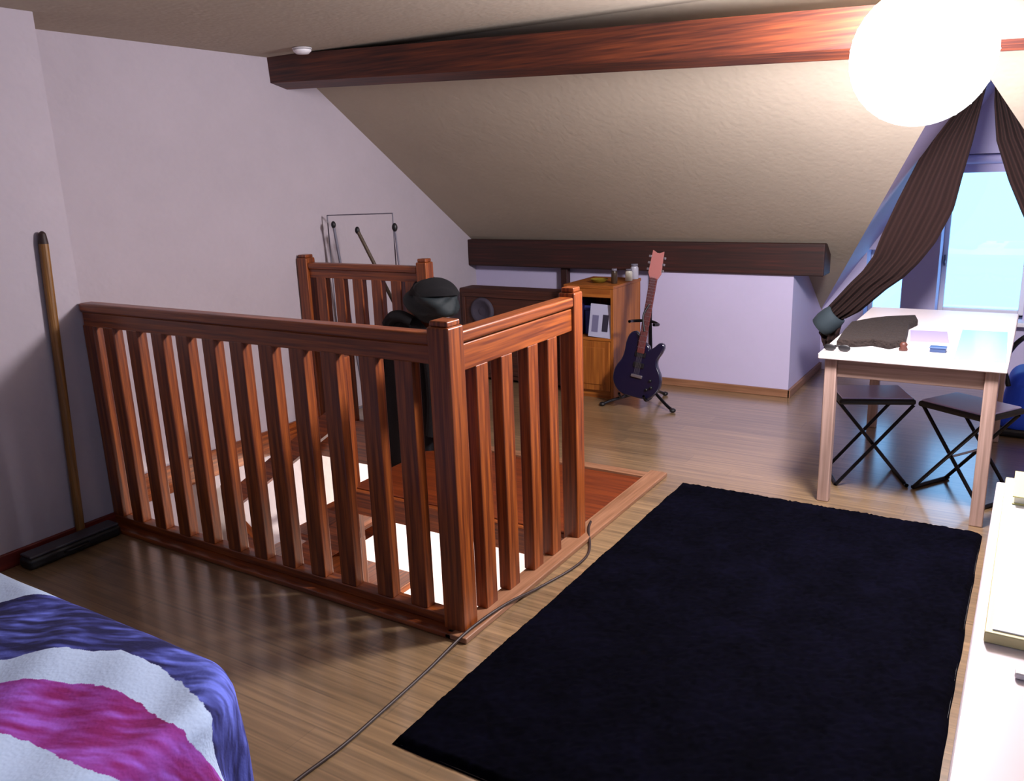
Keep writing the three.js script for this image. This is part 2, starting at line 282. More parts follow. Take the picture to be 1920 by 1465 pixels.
// ---------------------------------------------------------------- dormer curtains
{
  // rows: [y, outer x, inner x]; the cloth hangs from the ridge and is drawn aside along the dormer slope
  function drape(rows, z, folds, mirror) {
    const nu = 40, nv = 60, pos = [], idx = [], cx = -0.345;
    const at = (t) => { const f = t * (rows.length - 1), i = Math.min(rows.length - 2, Math.floor(f)), k = f - i, s = k; return rows[i].map((q, j) => q + (rows[i + 1][j] - q) * s); };
    for (const side of [0, 1]) for (let j = 0; j <= nv; j++) for (let i = 0; i <= nu; i++) {
      const [y, xo, xi] = at(j / nv), u = i / nu, w = Math.abs(xo - xi);
      const amp = 0.004 + 0.02 * Math.min(1, 0.25 / (w + 0.1));
      let x = xo + (xi - xo) * u; if (mirror) x = 2 * cx - x;
      const dz = amp * Math.sin(u * Math.PI * 2 * folds + j * 0.03) + 0.008 * Math.sin(j * 0.35 + u * 7);
      pos.push(x, y - 0.04 * u * Math.sin(j / nv * Math.PI) , -(z + dz + side * 0.006));
    }
    const N = (nu + 1) * (nv + 1);
    for (const side of [0, 1]) for (let j = 0; j < nv; j++) for (let i = 0; i < nu; i++) {
      const a = side * N + j * (nu + 1) + i, b = a + 1, c = a + nu + 1, d = c + 1;
      (side === 0) !== mirror ? idx.push(a, c, b, b, c, d) : idx.push(a, b, c, b, d, c);
    }
    const g = new THREE.BufferGeometry(); g.setAttribute('position', new THREE.Float32BufferAttribute(pos, 3)); g.setIndex(idx); g.computeVertexNormals();
    const uv = []; for (let i = 0; i < pos.length; i += 3) uv.push(pos[i], pos[i + 1]); g.setAttribute('uv', new THREE.Float32BufferAttribute(uv, 2));
    return g.toNonIndexed();
  }
  const rows = [[2.05, -0.37, -0.335], [1.9, -0.47, -0.36], [1.712, -0.61, -0.385], [1.5, -0.7, -0.425], [1.345, -0.765, -0.45], [1.15, -0.835, -0.53], [1.027, -0.87, -0.61], [0.93, -0.93, -0.69], [0.85, -1.0, -0.78], [0.76, -1.07, -0.86], [0.68, -1.135, -0.93], [0.62, -1.17, -1.01]];
  const t = thing('curtain', 'dark brown curtain gathered to the left side of the dormer window', 'curtain', [-0.85, 0.45, 5.6]);
  mesh('cloth', drape(rows, 5.6, 5, false), M.curtain, t);
  mesh('tieback', lathe([[0.055, -0.07], [0.072, -0.065], [0.08, -0.02], [0.078, 0.03], [0.07, 0.065], [0.055, 0.07]], 0, 0, 0, 28).scale(1, 1, 1.25).rotateZ(-0.8).translate(-1.11, 0.605, -5.6), std({ color: 0x3c4a52, roughness: 0.8, side: THREE.DoubleSide }), t, 'grey-green tieback band');
  mesh('cloth_tail', drape([[0.585, -1.165, -1.03], [0.52, -1.17, -1.05], [0.44, -1.14, -1.08]], 5.6, 3, false), M.curtain, t);
  const r = thing('curtain', 'dark brown curtain drawn to the right side of the dormer window at the photo edge', 'curtain', [0.1, 0.45, 5.6]);
  mesh('cloth', drape([[2.05, -0.37, -0.38], [1.9, -0.5, -0.39], [1.712, -0.6, -0.42], [1.5, -0.72, -0.5], [1.31, -0.8, -0.59], [1.1, -0.9, -0.7], [0.9, -1.0, -0.8], [0.75, -1.1, -0.9], [0.5, -1.15, -0.98]], 5.6, 5, true), M.curtain, r);
}

// ---------------------------------------------------------------- work table and what lies on it
{
  const x0 = -0.825, x1 = -0.058, z0 = 3.965, z1 = 5.41;
  const t = thing('table', 'pale pine table with a white top in front of the dormer window', 'table', [-0.44, 0, 4.69]);
  mesh('table_top', box(x0, x1, 0.712, 0.74, z0, z1, 0.006, 2), std({ color: 0xece2e2, roughness: 0.32 }), t, 'white table top');
  for (const x of [x0 + 0.055, x1 - 0.055]) for (const z of [z0 + 0.05, z1 - 0.05]) mesh('leg', box(x - 0.027, x + 0.027, 0, 0.712, z - 0.027, z + 0.027, 0.006, 1), M.pine, t);
  for (const z of [z0 + 0.04, z1 - 0.06]) mesh('apron', box(x0 + 0.082, x1 - 0.082, 0.625, 0.712, z, z + 0.02, 0.003, 0), M.pine, t);
  for (const x of [x0 + 0.045, x1 - 0.065]) mesh('apron', box(x, x + 0.02, 0.625, 0.712, z0 + 0.077, z1 - 0.077, 0.003, 2), M.pine, t);
  const T = 0.74;
  const cloth = [[-0.77, 4.14], [-0.79, 4.4], [-0.8, 4.66], [-0.73, 4.8], [-0.67, 4.88], [-0.54, 4.97], [-0.515, 4.84], [-0.54, 4.7], [-0.52, 4.5], [-0.5, 4.27], [-0.55, 4.17], [-0.63, 4.22], [-0.7, 4.16]];
  const sh = new THREE.Shape(cloth.map(([x, z]) => new THREE.Vector2(x, z)));
  const flat = (shape, y, h, b) => { const g = new THREE.ExtrudeGeometry(shape, { depth: h - b, bevelEnabled: true, bevelSize: b, bevelThickness: b, bevelSegments: 2, curveSegments: 8 }); g.rotateX(-Math.PI / 2); g.translate(0, y + b, 0); return g; };
  single('brown_cloth', uvm(flat(sh, T, 0.028, 0.008)), std({ color: 0x1c0f09, roughness: 0.95, bumpMap: bump(30, 30, 91, 3, 3), bumpScale: 0.01 }), 'crumpled dark brown cloth lying on the left of the white table top', 'cloth');
  const gl = thing('sunglasses', 'small dark sunglasses on the near left corner of the table', 'glasses', [-0.755, T, 4.06]);
  for (const dx of [-0.032, 0.032]) mesh('lens', ball(-0.755 + dx, T + 0.017, 4.035, 0.028, 0.017, 0.006, 14), M.black, gl);
  mesh('frame', [tube([[-0.787, T + 0.024, 4.04], [-0.755, T + 0.028, 4.035], [-0.723, T + 0.024, 4.04]], 0.003), tube([[-0.785, T + 0.024, 4.04], [-0.783, T + 0.01, 4.1], [-0.77, T + 0.005, 4.115]], 0.003), tube([[-0.725, T + 0.024, 4.04], [-0.72, T + 0.01, 4.1], [-0.73, T + 0.005, 4.115]], 0.003)], M.black, gl);
  single('wooden_stopper', lathe([[0, 0], [0.016, 0], [0.02, 0.008], [0.014, 0.02], [0.018, 0.03], [0.01, 0.04], [0, 0.042]], -0.487, T, 4.16), std({ color: 0x4a2419, roughness: 0.5 }), 'small dark brown turned stopper beside the corner of the brown cloth', 'stopper');
  const bx = thing('small_box', 'tiny dark blue box near the middle of the table front', 'box', [-0.345, T, 4.2]);
  mesh('box_body', box(-0.378, -0.312, T, T + 0.018, 4.17, 4.215, 0.003), std({ color: 0x2a4068, roughness: 0.5 }), bx); mesh('lid', box(-0.38, -0.31, T + 0.018, T + 0.025, 4.168, 4.217, 0.002), std({ color: 0x35507c, roughness: 0.4 }), bx);
  const sheet = (x, z, w, d, a, h, mat, name, label) => { const g = box(-w / 2, w / 2, 0, h, -d / 2, d / 2, 0); g.rotateY(a); g.translate(x, T + 0.0005, -z); return single(name, g, mat, label, 'paper'); };
  sheet(-0.42, 4.55, 0.17, 0.3, 0.12, 0.002, std({ color: 0x9a90c4, roughness: 0.6 }), 'paper_sheet', 'pale lavender paper sheet between the brown cloth and the glossy sheet');
  sheet(-0.18, 4.42, 0.2, 0.74, 0.03, 0.003, std({ color: 0x86a6c8, roughness: 0.12 }), 'glossy_sheet', 'glossy light blue sheet on the right half of the table top');

  // two folding stools under the table
  function stool(label, x, z, turn) {
    const g = new THREE.Group(); g.name = numbered('folding_stool'); g.position.copy(V(x, 0, z)); g.rotation.y = turn; g.userData = { label, category: 'stool', group: 'folding stools under the table' }; scene.add(g);
    const w = 0.17, d = 0.14, H = 0.43;
    mesh('seat', box(-w - 0.01, w + 0.01, H, H + 0.028, -d, d, 0.012), M.black, g);
    mesh('seat_sheen', box(-w + 0.004, w - 0.004, H + 0.027, H + 0.036, -d + 0.012, d - 0.012, 0.004), std({ color: 0xc4bce6, roughness: 0.22, metalness: 0 }), g, 'seat top coloured lavender like the reflected window light');  // lavender colour stands in for window light reflected on the seat
    for (const s of [-1, 1]) for (const k of [-1, 1]) mesh('leg', tube([[-k * w, H, s * d * 0.85 + k * 0.012], [k * w, 0.008, s * d * 0.85 + k * 0.012]], 0.009, 8, 2, false), M.blackMetal, g);
    for (const k of [-1, 1]) mesh('foot_bar', tube([[k * w, 0.01, -d * 0.95], [k * w, 0.01, d * 0.95]], 0.01, 8, 2, false), M.blackMetal, g);
    mesh('pivot', rod([0, H / 2, -d * 0.95], [0, H / 2, d * 0.95], 0.006), M.steel, g);
  }
  stool('black folding stool with crossed legs under the left half of the table', -0.65, 4.42, 0.4);
  stool('black folding stool with crossed legs under the right half of the table', -0.2, 4.38, -0.55);
}

// ---------------------------------------------------------------- things at the right edge
{
  const t = thing('desk', 'pale white desk at the lower right corner carrying a white board', 'desk', [0.4, 0, 1.64]);
  const pale = std({ color: 0xddd2da, roughness: 0.35 });
  mesh('desk_top', box(-0.032, 0.85, 0.715, 0.74, 0.75, 2.5, 0.005, 2), pale, t);
  for (const x of [0.05, 0.78]) for (const z of [0.82, 2.42]) mesh('leg', box(x - 0.03, x + 0.03, 0, 0.715, z - 0.03, z + 0.03, 0.006), pale, t);
  for (const z of [0.8, 2.42]) mesh('apron', box(0.08, 0.75, 0.63, 0.715, z, z + 0.02, 0.003), pale, t);
  const s = thing('white_board', 'thick white board with yellowish edges lying on the pale desk', 'board', [0.3, 0.74, 2.04]);
  mesh('core', box(-0.012, 0.6, 0.7405, 0.762, 1.593, 2.483, 0.003), std({ color: 0xd9cf9a, roughness: 0.5 }), s, 'yellowish edge of the board');
  mesh('face', box(0.0, 0.59, 0.7615, 0.7645, 1.605, 2.472, 0.001), std({ color: 0xe4eaf4, roughness: 0.3 }), s);
  const b = thing('notebook', 'pale yellow closed notebook on the far end of the white board', 'notebook', [0.15, 0.7645, 2.37]);
  mesh('cover', [box(0.008, 0.3, 0.765, 0.768, 2.27, 2.47, 0.001), box(0.008, 0.3, 0.784, 0.787, 2.27, 2.47, 0.001), box(0.296, 0.3, 0.768, 0.784, 2.27, 2.47, 0.001)], std({ color: 0xd8cf86, roughness: 0.5 }), b);
  mesh('pages', box(0.012, 0.296, 0.768, 0.784, 2.275, 2.465), std({ color: 0xefe9d2, roughness: 0.8 }), b);
  single('eraser', box(0.04, 0.075, 0.7405, 0.752, 1.49, 1.51, 0.004), M.white, 'small white eraser on the desk in front of the white board', 'eraser');

  const q = thing('bag', 'bright blue soft bag with a dark strap standing on the floor right of the table', 'bag', [0.2, 0, 5.65]);
  const g = new RoundedBoxGeometry(0.56, 0.4, 0.42, 6, 0.1), P = g.attributes.position;
  for (let i = 0; i < P.count; i++) { const y = P.getY(i) / 0.4 + 0.5, k = 1.04 - 0.12 * y * y + 0.02 * Math.sin(P.getX(i) * 20 + y * 6); P.setX(i, P.getX(i) * k); P.setZ(i, P.getZ(i) * k); P.setY(i, P.getY(i) + 0.02 * Math.sin(P.getX(i) * 9) * y); }
  g.computeVertexNormals(); g.translate(0.19, 0.2, -5.68);
  mesh('bag_body', g, std({ color: 0x1f4fe0, roughness: 0.6 }), q); 
  mesh('bag_base', box(-0.1, 0.48, 0.0, 0.05, 5.46, 5.9, 0.02), M.black, q, 'black bottom of the bag');
  mesh('strap', tube([[-0.07, 0.3, 5.5], [-0.1, 0.44, 5.5], [-0.03, 0.58, 5.51], [0.15, 0.66, 5.52], [0.32, 0.58, 5.51], [0.42, 0.32, 5.5]], 0.014, 8, 40), M.black, q, 'dark carrying strap');
}

// ---------------------------------------------------------------- far end: speaker cabinet, pine cabinet, guitar
{
  single('support_post', box(-3.215, -3.16, 0, 0.87, 5.84, 5.9, 0.005, 1), M.purlin, 'thin dark wooden post holding up the low purlin beam behind the speaker cabinet', 'post');
  const a = thing('speaker_cabinet', 'wide dark brown wooden speaker cabinet below the low roof beam', 'speaker', [-3.4, 0, 5.55]);
  const x0 = -3.89, x1 = -2.97, z0 = 5.38, z1 = 5.57;
  mesh('case', box(x0, x1, 0.02, 0.735, z0, z1, 0.012, 0), M.amp, a);
  mesh('baffle_frame', [box(x0 + 0.03, x1 - 0.03, 0.67, 0.7, z0 - 0.012, z0 + 0.01, 0.004), box(x0 + 0.03, x1 - 0.03, 0.06, 0.09, z0 - 0.012, z0 + 0.01, 0.004), box(x0 + 0.03, x0 + 0.06, 0.09, 0.67, z0 - 0.012, z0 + 0.01, 0.004), box(x1 - 0.06, x1 - 0.03, 0.09, 0.67, z0 - 0.012, z0 + 0.01, 0.004)], M.amp, a);
  const cone = lathe([[0, 0.002], [0.03, 0.006], [0.035, 0.0], [0.075, 0.018], [0.088, 0.026], [0.1, 0.02], [0.108, 0.006], [0.108, 0]], 0, 0, 0, 32); cone.rotateX(Math.PI / 2).translate(-3.67, 0.56, -z0 + 0.001);
  mesh('speaker_cone', cone, std({ color: 0x3c3644, roughness: 0.7 }), a, 'grey round speaker cone');
  for (const x of [x0 + 0.08, x1 - 0.08]) for (const z of [z0 + 0.06, z1 - 0.06]) mesh('foot', rod([x, 0, z], [x, 0.022, z], 0.025), M.black, a);

  const c = thing('pine_cabinet', 'orange pine cabinet with an open niche above a door, left of the guitar', 'cabinet', [-2.67, 0, 5.48]);
  const cx0 = -2.86, cx1 = -2.478, cz0 = 5.25, cz1 = 5.72, H = 0.82;
  for (const x of [cx0, cx1 - 0.022]) mesh('side_panel', box(x, x + 0.022, 0, H - 0.022, cz0, cz1, 0.003, 1), M.cabinet, c);
  mesh('top_panel', box(cx0 - 0.006, cx1 + 0.006, H - 0.022, H, cz0 - 0.008, cz1, 0.004, 2), M.cabinet, c);
  mesh('back_panel', box(cx0 + 0.022, cx1 - 0.022, 0.04, H - 0.022, cz1 - 0.012, cz1, 0, 1), M.cabinet, c);
  mesh('niche_shelf', box(cx0 + 0.022, cx1 - 0.022, 0.425, 0.445, cz0, cz1 - 0.012, 0.002, 0), M.cabinet, c);
  mesh('top_rail', box(cx0 + 0.022, cx1 - 0.022, 0.735, 0.798, cz0, cz0 + 0.018, 0.002, 0), M.cabinet, c);
  const d = mesh('door', [box(cx0 + 0.025, cx1 - 0.025, 0.06, 0.422, cz0 - 0.004, cz0 + 0.014, 0.003, 1), box(cx0 + 0.07, cx1 - 0.07, 0.105, 0.377, cz0 - 0.01, cz0 - 0.002, 0.004, 1)], M.cabinet, c);
  mesh('door_knob', ball(cx0 + 0.045, 0.26, cz0 - 0.018, 0.012, 0.012, 0.012, 12), M.steel, d);
  mesh('plinth', box(cx0 + 0.022, cx1 - 0.022, 0, 0.058, cz0 + 0.02, cz0 + 0.036, 0, 0), M.cabinet, c);
  // in the niche
  single('dark_book', box(-2.8, -2.765, 0.446, 0.7, 5.3, 5.5, 0.003), std({ color: 0x1b1440, roughness: 0.6 }), 'dark violet book standing in the left of the cabinet niche', 'book');
  const n = thing('blue_box', 'blue box at the back of the pine cabinet niche', 'box', [-2.65, 0.446, 5.42]);
  mesh('box_body', box(-2.755, -2.57, 0.446, 0.62, 5.36, 5.48, 0.004), std({ color: 0x35408a, roughness: 0.6 }), n); mesh('lid', box(-2.76, -2.565, 0.62, 0.655, 5.355, 5.485, 0.004), std({ color: 0x2c3674, roughness: 0.6 }), n);
  const pc = thing('picture_card', 'pale printed card with two dark figures leaning at the front of the niche', 'card', [-2.6, 0.446, 5.27]);
  const card = (x, y, w, h, z, th) => { const q = box(-w / 2, w / 2, -h / 2, h / 2, -th / 2, th / 2); q.rotateZ(-0.05).rotateX(-0.12).translate(x, y, -z); return q; };
  mesh('card', card(-2.585, 0.565, 0.18, 0.235, 5.275, 0.006), std({ color: 0xaeb0c8, roughness: 0.5 }), pc);
  mesh('printed_patch', [card(-2.63, 0.545, 0.05, 0.12, 5.27, 0.003)], std({ color: 0x6d6c8c, roughness: 0.5 }), pc); mesh('printed_patch', [card(-2.55, 0.55, 0.045, 0.12, 5.27, 0.003)], std({ color: 0x2c2a3a, roughness: 0.5 }), pc);
  // on top of the cabinet
  const jar = (x, z, r, h, mat, name, label, cat) => { const t = thing(name, label, cat, [x, H, z]); mesh('jar_body', lathe([[0, 0.001], [r, 0.001], [r, h * 0.7], [r * 0.8, h * 0.82], [r * 0.8, h * 0.86], [0, h * 0.86]], x, H, z), mat, t); mesh('lid', lathe([[0, h], [r * 0.85, h], [r * 0.85, h * 0.85], [0, h * 0.85]], x, H, z), M.grey, t); };
  jar(-2.53, 5.38, 0.022, 0.105, std({ color: 0x3a2c20, roughness: 0.3 }), 'dark_bottle', 'small dark brown bottle on the pine cabinet', 'bottle');
  jar(-2.475 - 0.02, 5.55, 0.026, 0.085, std({ color: 0xd8d6c8, roughness: 0.3 }), 'white_jar', 'small cream jar next to the dark bottle on the cabinet', 'jar');
  jar(-2.5, 5.66, 0.03, 0.11, std({ color: 0xa9a8b4, roughness: 0.3 }), 'grey_jar', 'light grey jar at the back right of the cabinet top', 'jar');
  single('olive_dish', lathe([[0, 0.004], [0.04, 0.004], [0.065, 0.03], [0.06, 0.03], [0.038, 0.01], [0, 0.01]], -2.66, H - 0.004, 5.4), std({ color: 0x7a6a1e, roughness: 0.5 }), 'low olive green dish in the middle of the cabinet top', 'dish');

  // electric guitar on its stand
  const gx = -2.245, gz = 5.1, tilt = -0.14;
  const G = thing('electric_guitar', 'dark blue electric guitar with two cutaways resting upright on a black stand', 'guitar', [gx, 0.1, gz]);
  const place = (q) => q.rotateX(-0.1).rotateZ(tilt).translate(gx, 0.1, -gz);
  const outline = [[0, 0], [0.1, 0.012], [0.158, 0.085], [0.155, 0.165], [0.118, 0.23], [0.112, 0.28], [0.135, 0.335], [0.142, 0.375], [0.12, 0.383], [0.085, 0.345], [0.05, 0.322], [0.034, 0.352], [-0.034, 0.385], [-0.045, 0.415], [-0.07, 0.428], [-0.098, 0.405], [-0.112, 0.35], [-0.113, 0.29], [-0.125, 0.23], [-0.16, 0.16], [-0.16, 0.075], [-0.1, 0.01]];
  const sp = new THREE.Shape(new THREE.SplineCurve([...outline, outline[0]].map((q) => new THREE.Vector2(...q))).getPoints(120));
  const body = new THREE.ExtrudeGeometry(sp, { depth: 0.022, bevelEnabled: true, bevelSize: 0.01, bevelThickness: 0.01, bevelSegments: 4 });
  mesh('body', uvm(place(body.toNonIndexed())), new THREE.MeshPhysicalMaterial({ color: 0x0e0e2c, roughness: 0.3, clearcoat: 0.6, clearcoatRoughness: 0.2 }), G);
  const neckWood = std({ color: 0x5c2420, roughness: 0.5 });
  mesh('neck', place(box(-0.026, 0.026, 0.3, 0.81, -0.05, -0.034, 0.006, 1)), neckWood, G);
  const fr = []; for (let i = 0; i < 18; i++) fr.push(place(box(-0.026, 0.026, 0.34 + 0.47 * (1 - Math.pow(2, -i / 12)) / 0.647, 0.3425 + 0.47 * (1 - Math.pow(2, -i / 12)) / 0.647, -0.052, -0.049)));
  for (const q of fr) mesh('fret', q, M.steel, G);
  const hs = new THREE.Shape([[-0.022, 0.8], [0.022, 0.8], [0.042, 0.84], [0.036, 0.985], [0.01, 0.972], [-0.01, 0.972], [-0.036, 0.985], [-0.042, 0.84]].map((q) => new THREE.Vector2(...q)));
  mesh('headstock', uvm(place(new THREE.ExtrudeGeometry(hs, { depth: 0.012, bevelEnabled: true, bevelSize: 0.002, bevelThickness: 0.002 }).translate(0, 0, 0.032).toNonIndexed())), std({ color: 0xa86a66, roughness: 0.45 }), G, 'pinkish wooden headstock');
  for (const s of [-1, 1]) for (let i = 0; i < 3; i++) mesh('tuning_peg', place(box(s * 0.04, s * 0.06, 0.855 + i * 0.042, 0.87 + i * 0.042, -0.044, -0.036, 0.003)), M.steel, G);
  for (const y of [0.2, 0.275]) mesh('pickup', place(box(-0.038, 0.038, y, y + 0.034, -0.042, -0.03, 0.003)), M.black, G);
  mesh('bridge', place(box(-0.04, 0.04, 0.13, 0.15, -0.046, -0.03, 0.004)), M.steel, G);
  for (const [x, y] of [[0.1, 0.13], [0.115, 0.085], [0.085, 0.065]]) mesh('control_knob', place(lathe([[0, 0], [0.011, 0], [0.009, 0.014], [0, 0.014]], 0, 0, 0, 12).rotateX(Math.PI / 2).translate(x, y, 0.032)), M.black, G);
  const st = []; for (let i = 0; i < 6; i++) st.push(place(rod([-0.018 + 0.0072 * i, 0.14, -0.048], [-0.015 + 0.006 * i, 0.82, -0.054], 0.0007, 0.0007, 4)));
  mesh('strings', st, M.steel, G);
  mesh('strap', tube([[gx + 0.09, 0.56, gz - 0.06], [gx + 0.07, 0.66, gz - 0.03], [gx + 0.095, 0.75, gz + 0.03], [gx + 0.075, 0.8, gz + 0.04]], 0.007, 6, 24), M.black, G);

  const S = thing('guitar_stand', 'black tripod stand holding the dark blue guitar', 'stand', [gx + 0.02, 0, gz + 0.2]);
  const hub = [gx + 0.06, 0.2, gz + 0.16];
  mesh('upright', rod([gx + 0.05, 0.08, gz + 0.17], [gx + 0.06, 0.62, gz + 0.11], 0.011), M.blackMetal, S);
  mesh('neck_yoke', [tube([[gx - 0.03, 0.615, gz - 0.03], [gx - 0.035, 0.605, gz + 0.05], [gx + 0.05, 0.6, gz + 0.11], [gx + 0.14, 0.59, gz + 0.06], [gx + 0.14, 0.6, gz - 0.02]], 0.01, 8, 30)], M.blackMetal, S);
  for (const [x, z] of [[gx - 0.24, gz - 0.02], [gx + 0.26, gz + 0.03], [gx + 0.05, gz + 0.42]]) { const l = mesh('leg', tube([[gx + 0.05, 0.11, gz + 0.17], [x + (gx - x) * 0.2, 0.035, z + (gz + 0.17 - z) * 0.2], [x, 0.014, z]], 0.011, 8, 16), M.blackMetal, S); mesh('rubber_foot', ball(x, 0.015, z, 0.022, 0.015, 0.022, 12), M.black, l); }
  for (const s of [-1, 1]) mesh('cradle_arm', tube([[gx + 0.05, 0.13, gz + 0.17], [gx + s * 0.09, 0.085, gz + 0.08], [gx + s * 0.09, 0.08, gz - 0.03], [gx + s * 0.09, 0.12, gz - 0.07]], 0.009, 8, 20), M.blackMetal, S);
}

// ---------------------------------------------------------------- coat, bag and thin poles at the far railing
{
  const t = thing('coat', 'long black coat hanging from the far stair railing post', 'coat', [-3.14, -0.17, 3.78]);
  const ringAt = (y) => { const k = (0.8 - y) / 0.97; return { w: y > 0.7 ? 0.1 + (0.8 - y) * 0.95 : 0.195 + 0.03 * k, d: 0.05 + 0.03 * Math.sin(k * 3) , cx: -3.14 + 0.02 * Math.sin(k * 4) }; };
  const pos = [], idx = [], nu = 72, nv = 40;
  for (let j = 0; j <= nv; j++) { const y = 0.8 - 0.97 * j / nv, r = ringAt(y); for (let i = 0; i <= nu; i++) { const a = i / nu * Math.PI * 2, f = 1 + 0.1 * (j / nv) * Math.sin(a * 9) + 0.04 * Math.sin(a * 4 + j * 0.2); pos.push(r.cx + r.w * Math.cos(a) * f, y - (j === nv ? 0.03 * Math.sin(a * 3) : 0), -(3.78 - r.d * Math.sin(a) * f)); } }
  for (let j = 0; j < nv; j++) for (let i = 0; i < nu; i++) { const a = j * (nu + 1) + i, b = a + 1, c = a + nu + 1, d = c + 1; idx.push(a, b, c, b, d, c); }
  const g = new THREE.BufferGeometry(); g.setAttribute('position', new THREE.Float32BufferAttribute(pos, 3)); g.setIndex(idx); g.computeVertexNormals();
  mesh('coat_body', uvm(g.toNonIndexed()), M.coat, t);
  for (const s of [-1, 1]) mesh('sleeve', tube([[-3.14 + s * 0.17, 0.69, 3.77], [-3.14 + s * 0.225, 0.52, 3.73], [-3.14 + s * 0.235, 0.3, 3.72], [-3.14 + s * 0.22, 0.12, 3.71]], 0.048, 10, 24), M.coat, t);
  mesh('collar', [tube([[-3.23, 0.76, 3.73], [-3.17, 0.81, 3.71], [-3.1, 0.82, 3.71], [-3.04, 0.79, 3.73]], 0.035, 8, 20)], M.coat, t);
  const b = thing('shoulder_bag', 'dark teal and black bag hung over the post above the coat', 'bag', [-2.93, 0.78, 3.8]);
  const q = new THREE.SphereGeometry(1, 36, 26), P = q.attributes.position;
  for (let i = 0; i < P.count; i++) { const x = P.getX(i), y = P.getY(i), z = P.getZ(i), k = 1 + 0.1 * Math.sin(x * 5 + y * 4) + 0.07 * Math.sin(z * 7 + y * 6 + x * 3); P.setXYZ(i, x * 0.168 * k, (y > 0 ? y * 0.105 : y * 0.12) * k, z * 0.11 * k); }
  q.computeVertexNormals(); q.translate(-2.93, 0.915, -3.79);
  mesh('bag_body', q, M.bag, b);
  mesh('flap', (() => { const f = new THREE.SphereGeometry(1, 30, 14, 0, Math.PI * 2, 0, 1.35), F = f.attributes.position; for (let i = 0; i < F.count; i++) { const x = F.getX(i), z = F.getZ(i); F.setXYZ(i, x * 0.165, F.getY(i) * 0.11 * (1 + 0.12 * Math.sin(x * 6 + z * 5)), z * 0.12); } f.computeVertexNormals(); return f.translate(-2.915, 0.925, -3.785); })(), M.coat, b);
  mesh('strap', tube([[-3.06, 0.9, 3.78], [-3.11, 0.98, 3.86], [-3.11, 1.01, 3.95], [-3.04, 1.01, 3.955], [-2.99, 0.99, 3.87]], 0.012, 8, 30), M.black, b);

  const r = thing('wire_rack', 'thin grey wire rack standing behind the far railing', 'rack', [-3.75, 0, 4.25]);
  mesh('frame', [tube([[-4.02, 0.01, 4.12], [-4.02, 1.375, 4.12]], 0.004, 6, 2, false), tube([[-3.46, 0.01, 4.12], [-3.46, 1.385, 4.12]], 0.004, 6, 2, false), tube([[-4.02, 1.375, 4.12], [-3.46, 1.385, 4.12]], 0.004, 6, 2, false)], M.grey, r);
  mesh('foot', [tube([[-4.02, 0.01, 3.97], [-4.02, 0.01, 4.35]], 0.006, 6, 2, false)], M.grey, r); mesh('foot', [tube([[-3.46, 0.01, 3.97], [-3.46, 0.01, 4.35]], 0.006, 6, 2, false)], M.grey, r);
  const pole = (label, a, e, rr, tip, mat, mt) => { const o = thing('thin_pole', label, 'pole', a); mesh('shaft', rod(a, e, rr, rr, 8), mat, o); mesh('tip', ball(...e, tip, tip * 1.5, tip, 12), mt, o); };
  pole('thin dark pole with rounded tip at the left end behind the far railing', [-3.88, 0, 4.2], [-3.951, 1.315, 4.1], 0.009, 0.016, M.grey, M.black);
  pole('brown stick leaning steeply to the left behind the far railing', [-3.2, 0.0, 4.3], [-3.746, 1.28, 4.1], 0.012, 0.016, std({ color: 0x4a3a2c, roughness: 0.6 }), M.black);
  pole('thin grey upright pole with a black knob right of the leaning stick', [-3.44, 0, 4.2], [-3.433, 1.3, 4.1], 0.006, 0.018, M.grey, M.black);
}

// ---------------------------------------------------------------- near left: staff, case, ceiling detector
{
  const t = thing('wooden_staff', 'long round wooden staff leaning against the left wall beside the railing', 'staff', [-3.677, 0, 1.965]);
  mesh('shaft', uvm(rod([-3.677, 0, 1.965], [-3.677, 1.375, 2.028], 0.02, 0.02, 14), 1), M.pole, t);
  mesh('tip', [rod([-3.677, 1.375, 2.028], [-3.677, 1.41, 2.0296], 0.0205, 0.016, 14), ball(-3.677, 1.41, 2.0296, 0.016, 0.02, 0.016, 14)], M.poleTip, t, 'dark brown tip');
  const c = thing('instrument_case', 'long narrow black case lying on the floor along the left wall', 'case', [-3.64, 0, 1.93]);
  mesh('case_body', box(-3.652, -3.56, 0.0, 0.055, 1.66, 2.1, 0.02, 2), M.black, c);
  mesh('lid', box(-3.648, -3.564, 0.052, 0.066, 1.67, 2.09, 0.006, 2), std({ color: 0x3b3942, roughness: 0.35 }), c);
  mesh('handle', tube([[-3.564, 0.03, 1.82], [-3.545, 0.035, 1.83], [-3.545, 0.035, 1.92], [-3.564, 0.03, 1.93]], 0.006, 6, 20), M.black, c);
  const d = thing('smoke_detector', 'small round white smoke detector on the ceiling by the upper beam', 'smoke detector', [-3.65, CEIL, 3.66]);
  mesh('base_plate', lathe([[0, 0], [0.055, 0], [0.055, -0.01], [0, -0.01]].reverse(), -3.65, CEIL, 3.66), M.white, d);
  mesh('cover', lathe([[0, -0.036], [0.035, -0.034], [0.05, -0.02], [0.052, -0.01], [0, -0.01]], -3.65, CEIL, 3.66), M.white, d);
  const pts = [[-1.63, 3.2], [-1.6, 3.12], [-1.541, 3.014], [-1.505, 2.914], [-1.503, 2.786], [-1.544, 2.572], [-1.567, 2.37], [-1.585, 2.148], [-1.584, 1.897], [-1.573, 1.666], [-1.568, 1.471], [-1.579, 1.314], [-1.58, 1.19]];
  single('power_cable', tube(pts.map(([x, z], i) => [x, x < -1.56 && z > 2.08 ? 0.028 : 0.006, z]), 0.0055, 8, 160), std({ color: 0x2b1a16, roughness: 0.5 }), 'thin dark cable running on the floor between the railing and the black rug', 'cable');
}

